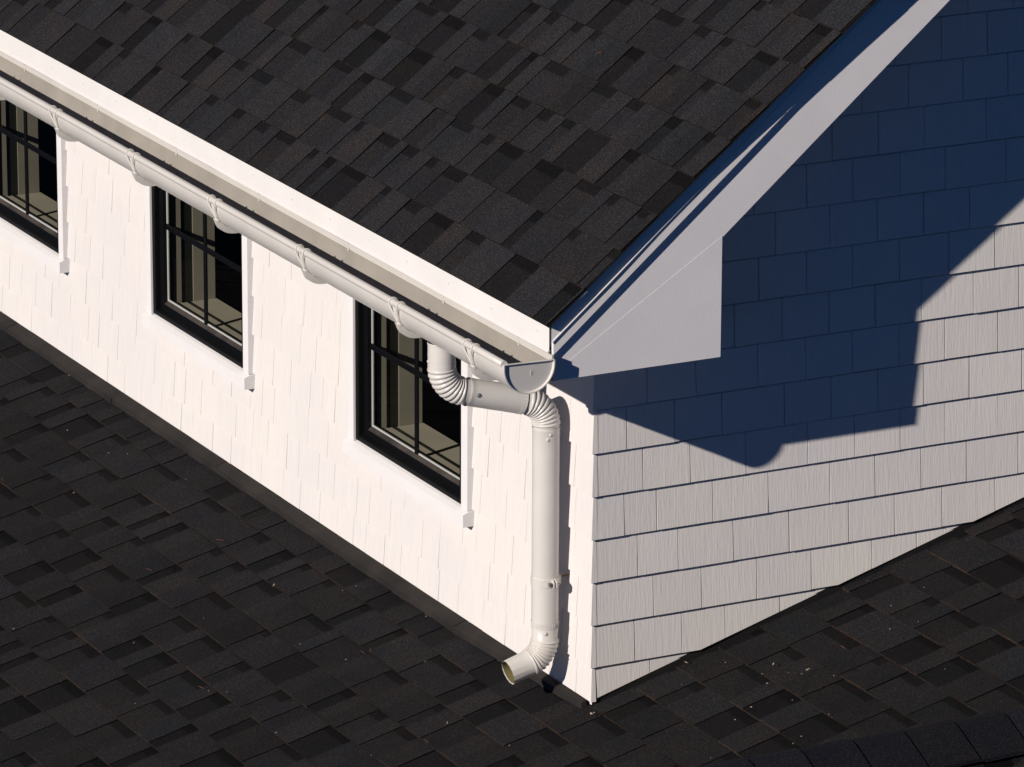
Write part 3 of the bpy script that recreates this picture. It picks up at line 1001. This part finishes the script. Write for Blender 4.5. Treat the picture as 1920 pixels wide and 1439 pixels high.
# outlet ring inside the gutter
orr = MB()
zo = GZ - GR + 0.0035
for k in range(30):
    a0, a1 = 2 * pi * k / 30, 2 * pi * (k + 1) / 30
    def q(a, r, dz): 
        x, y = GX + r * cos(a), 0.184 + r * sin(a)
        xx = x - GX
        return (x, y, GZ - sqrt(max(1e-6, (GR - 0.003) ** 2 - xx * xx)) + dz)
    orr.face([q(a0, 0.046, 0), q(a1, 0.046, 0), q(a1, 0.036, 0.001), q(a0, 0.036, 0.001)])
    orr.face([q(a0, 0.036, 0.001), q(a1, 0.036, 0.001), q(a1, 0.03, -0.012), q(a0, 0.03, -0.012)])
orr.build("outlet", M_STEEL, gut)

# ------------------------------------------------------------------ litter on the lower roof
bits = [(-0.284,1.538),(-0.194,2.89),(-0.232,2.959),(-0.432,2.776),(-0.148,2.517),(0.29,-0.032),(0.218,-0.138),(0.362,-0.132),(0.445,-0.26),(0.447,-0.342),(0.468,-0.38),(0.492,-0.374),(0.063,-0.587),(-0.353,0.878),(-0.033,-0.067),(-0.025,-0.068),(-0.33,0.249),(0.396,-0.282),(-0.208,0.852)]
db = MB()
for i in range(34):
    bits.append((rnd.uniform(-1.1, 0.0), rnd.uniform(-0.6, 4.3)))
for i in range(14):
    bits.append((rnd.uniform(0.1, 1.2), rnd.uniform(-0.75, -0.05)))
VL = Vector((1, 0, M2)).normalized(); YL = Vector((0, 1, 0)); NL = Vector((-M2, 0, 1)).normalized()
for i, (x, y) in enumerate(bits):
    if -0.01 < x and y > -0.02: continue
    big = i in (0, 5, 8, 11, 14, 16)
    r = 0.0058 if big else rnd.uniform(0.0012, 0.0028)
    base = Vector((x, y, M2 * x)) + NL * 0.0115
    an = rnd.uniform(0, pi)
    a = VL * cos(an) + YL * sin(an); b = NL.cross(a)
    n = 7
    el = rnd.uniform(0.3, 0.6)
    ring = []
    for k in range(n):
        t = 2 * pi * k / n
        rr_ = r * rnd.uniform(0.6, 1.15)
        ring.append(base + a * (cos(t) * rr_ * 1.5) + b * (sin(t) * rr_ * el) + NL * rnd.uniform(0, r * 0.35))
    db.face(ring, 0)
    for k in range(n):
        p, q = ring[k], ring[(k + 1) % n]
        db.face([p - NL * 0.0012, q - NL * 0.0012, q, p], 0)
ndl = [(-0.263, 1.985, 0.035), (-0.28, 0.86, 0.03), (-0.30, 0.87, 0.03), (-0.55, 3.1, 0.03), (0.62, -0.35, 0.028), (-0.50, 2.0, 0.035), (-0.72, 1.1, 0.03), (-0.42, 0.2, 0.03)]
for x, y, L in ndl:
    base = Vector((x, y, M2 * x)) + NL * 0.014
    an = rnd.uniform(0.9, 2.0)
    a = VL * cos(an) + YL * sin(an); b = NL.cross(a)
    pts = [base + a * (L * (k / 5 - 0.5)) + b * (0.22 * L * (k / 5 - 0.5) ** 2) for k in range(6)]
    db.sweep(pts, [0.0004, 0.0008, 0.0009, 0.0009, 0.0008, 0.0003], 5, 1, True)
# one needle on the upper roof
base = Vector((0.28, 0.52, zroof(0.28) + 0.004))
NU = Vector((-S_UP, 0, 1)).normalized(); VU = Vector((1, 0, S_UP)).normalized()
pts = [base + (YL * -0.7 + VU * 0.1) * (0.035 * (k / 5 - 0.5)) + VU * (0.01 * (1 - (k / 2.5 - 1) ** 2)) for k in range(6)]
db.sweep(pts, [0.0005, 0.0009, 0.001, 0.001, 0.0009, 0.0004], 5, 1, True)
do = db.build("debris", [M_BIT, M_NEEDLE])
do["kind"] = "stuff"
do["label"] = "pale leaf crumbs and pine needles scattered on the lower roof"
do["category"] = "debris"
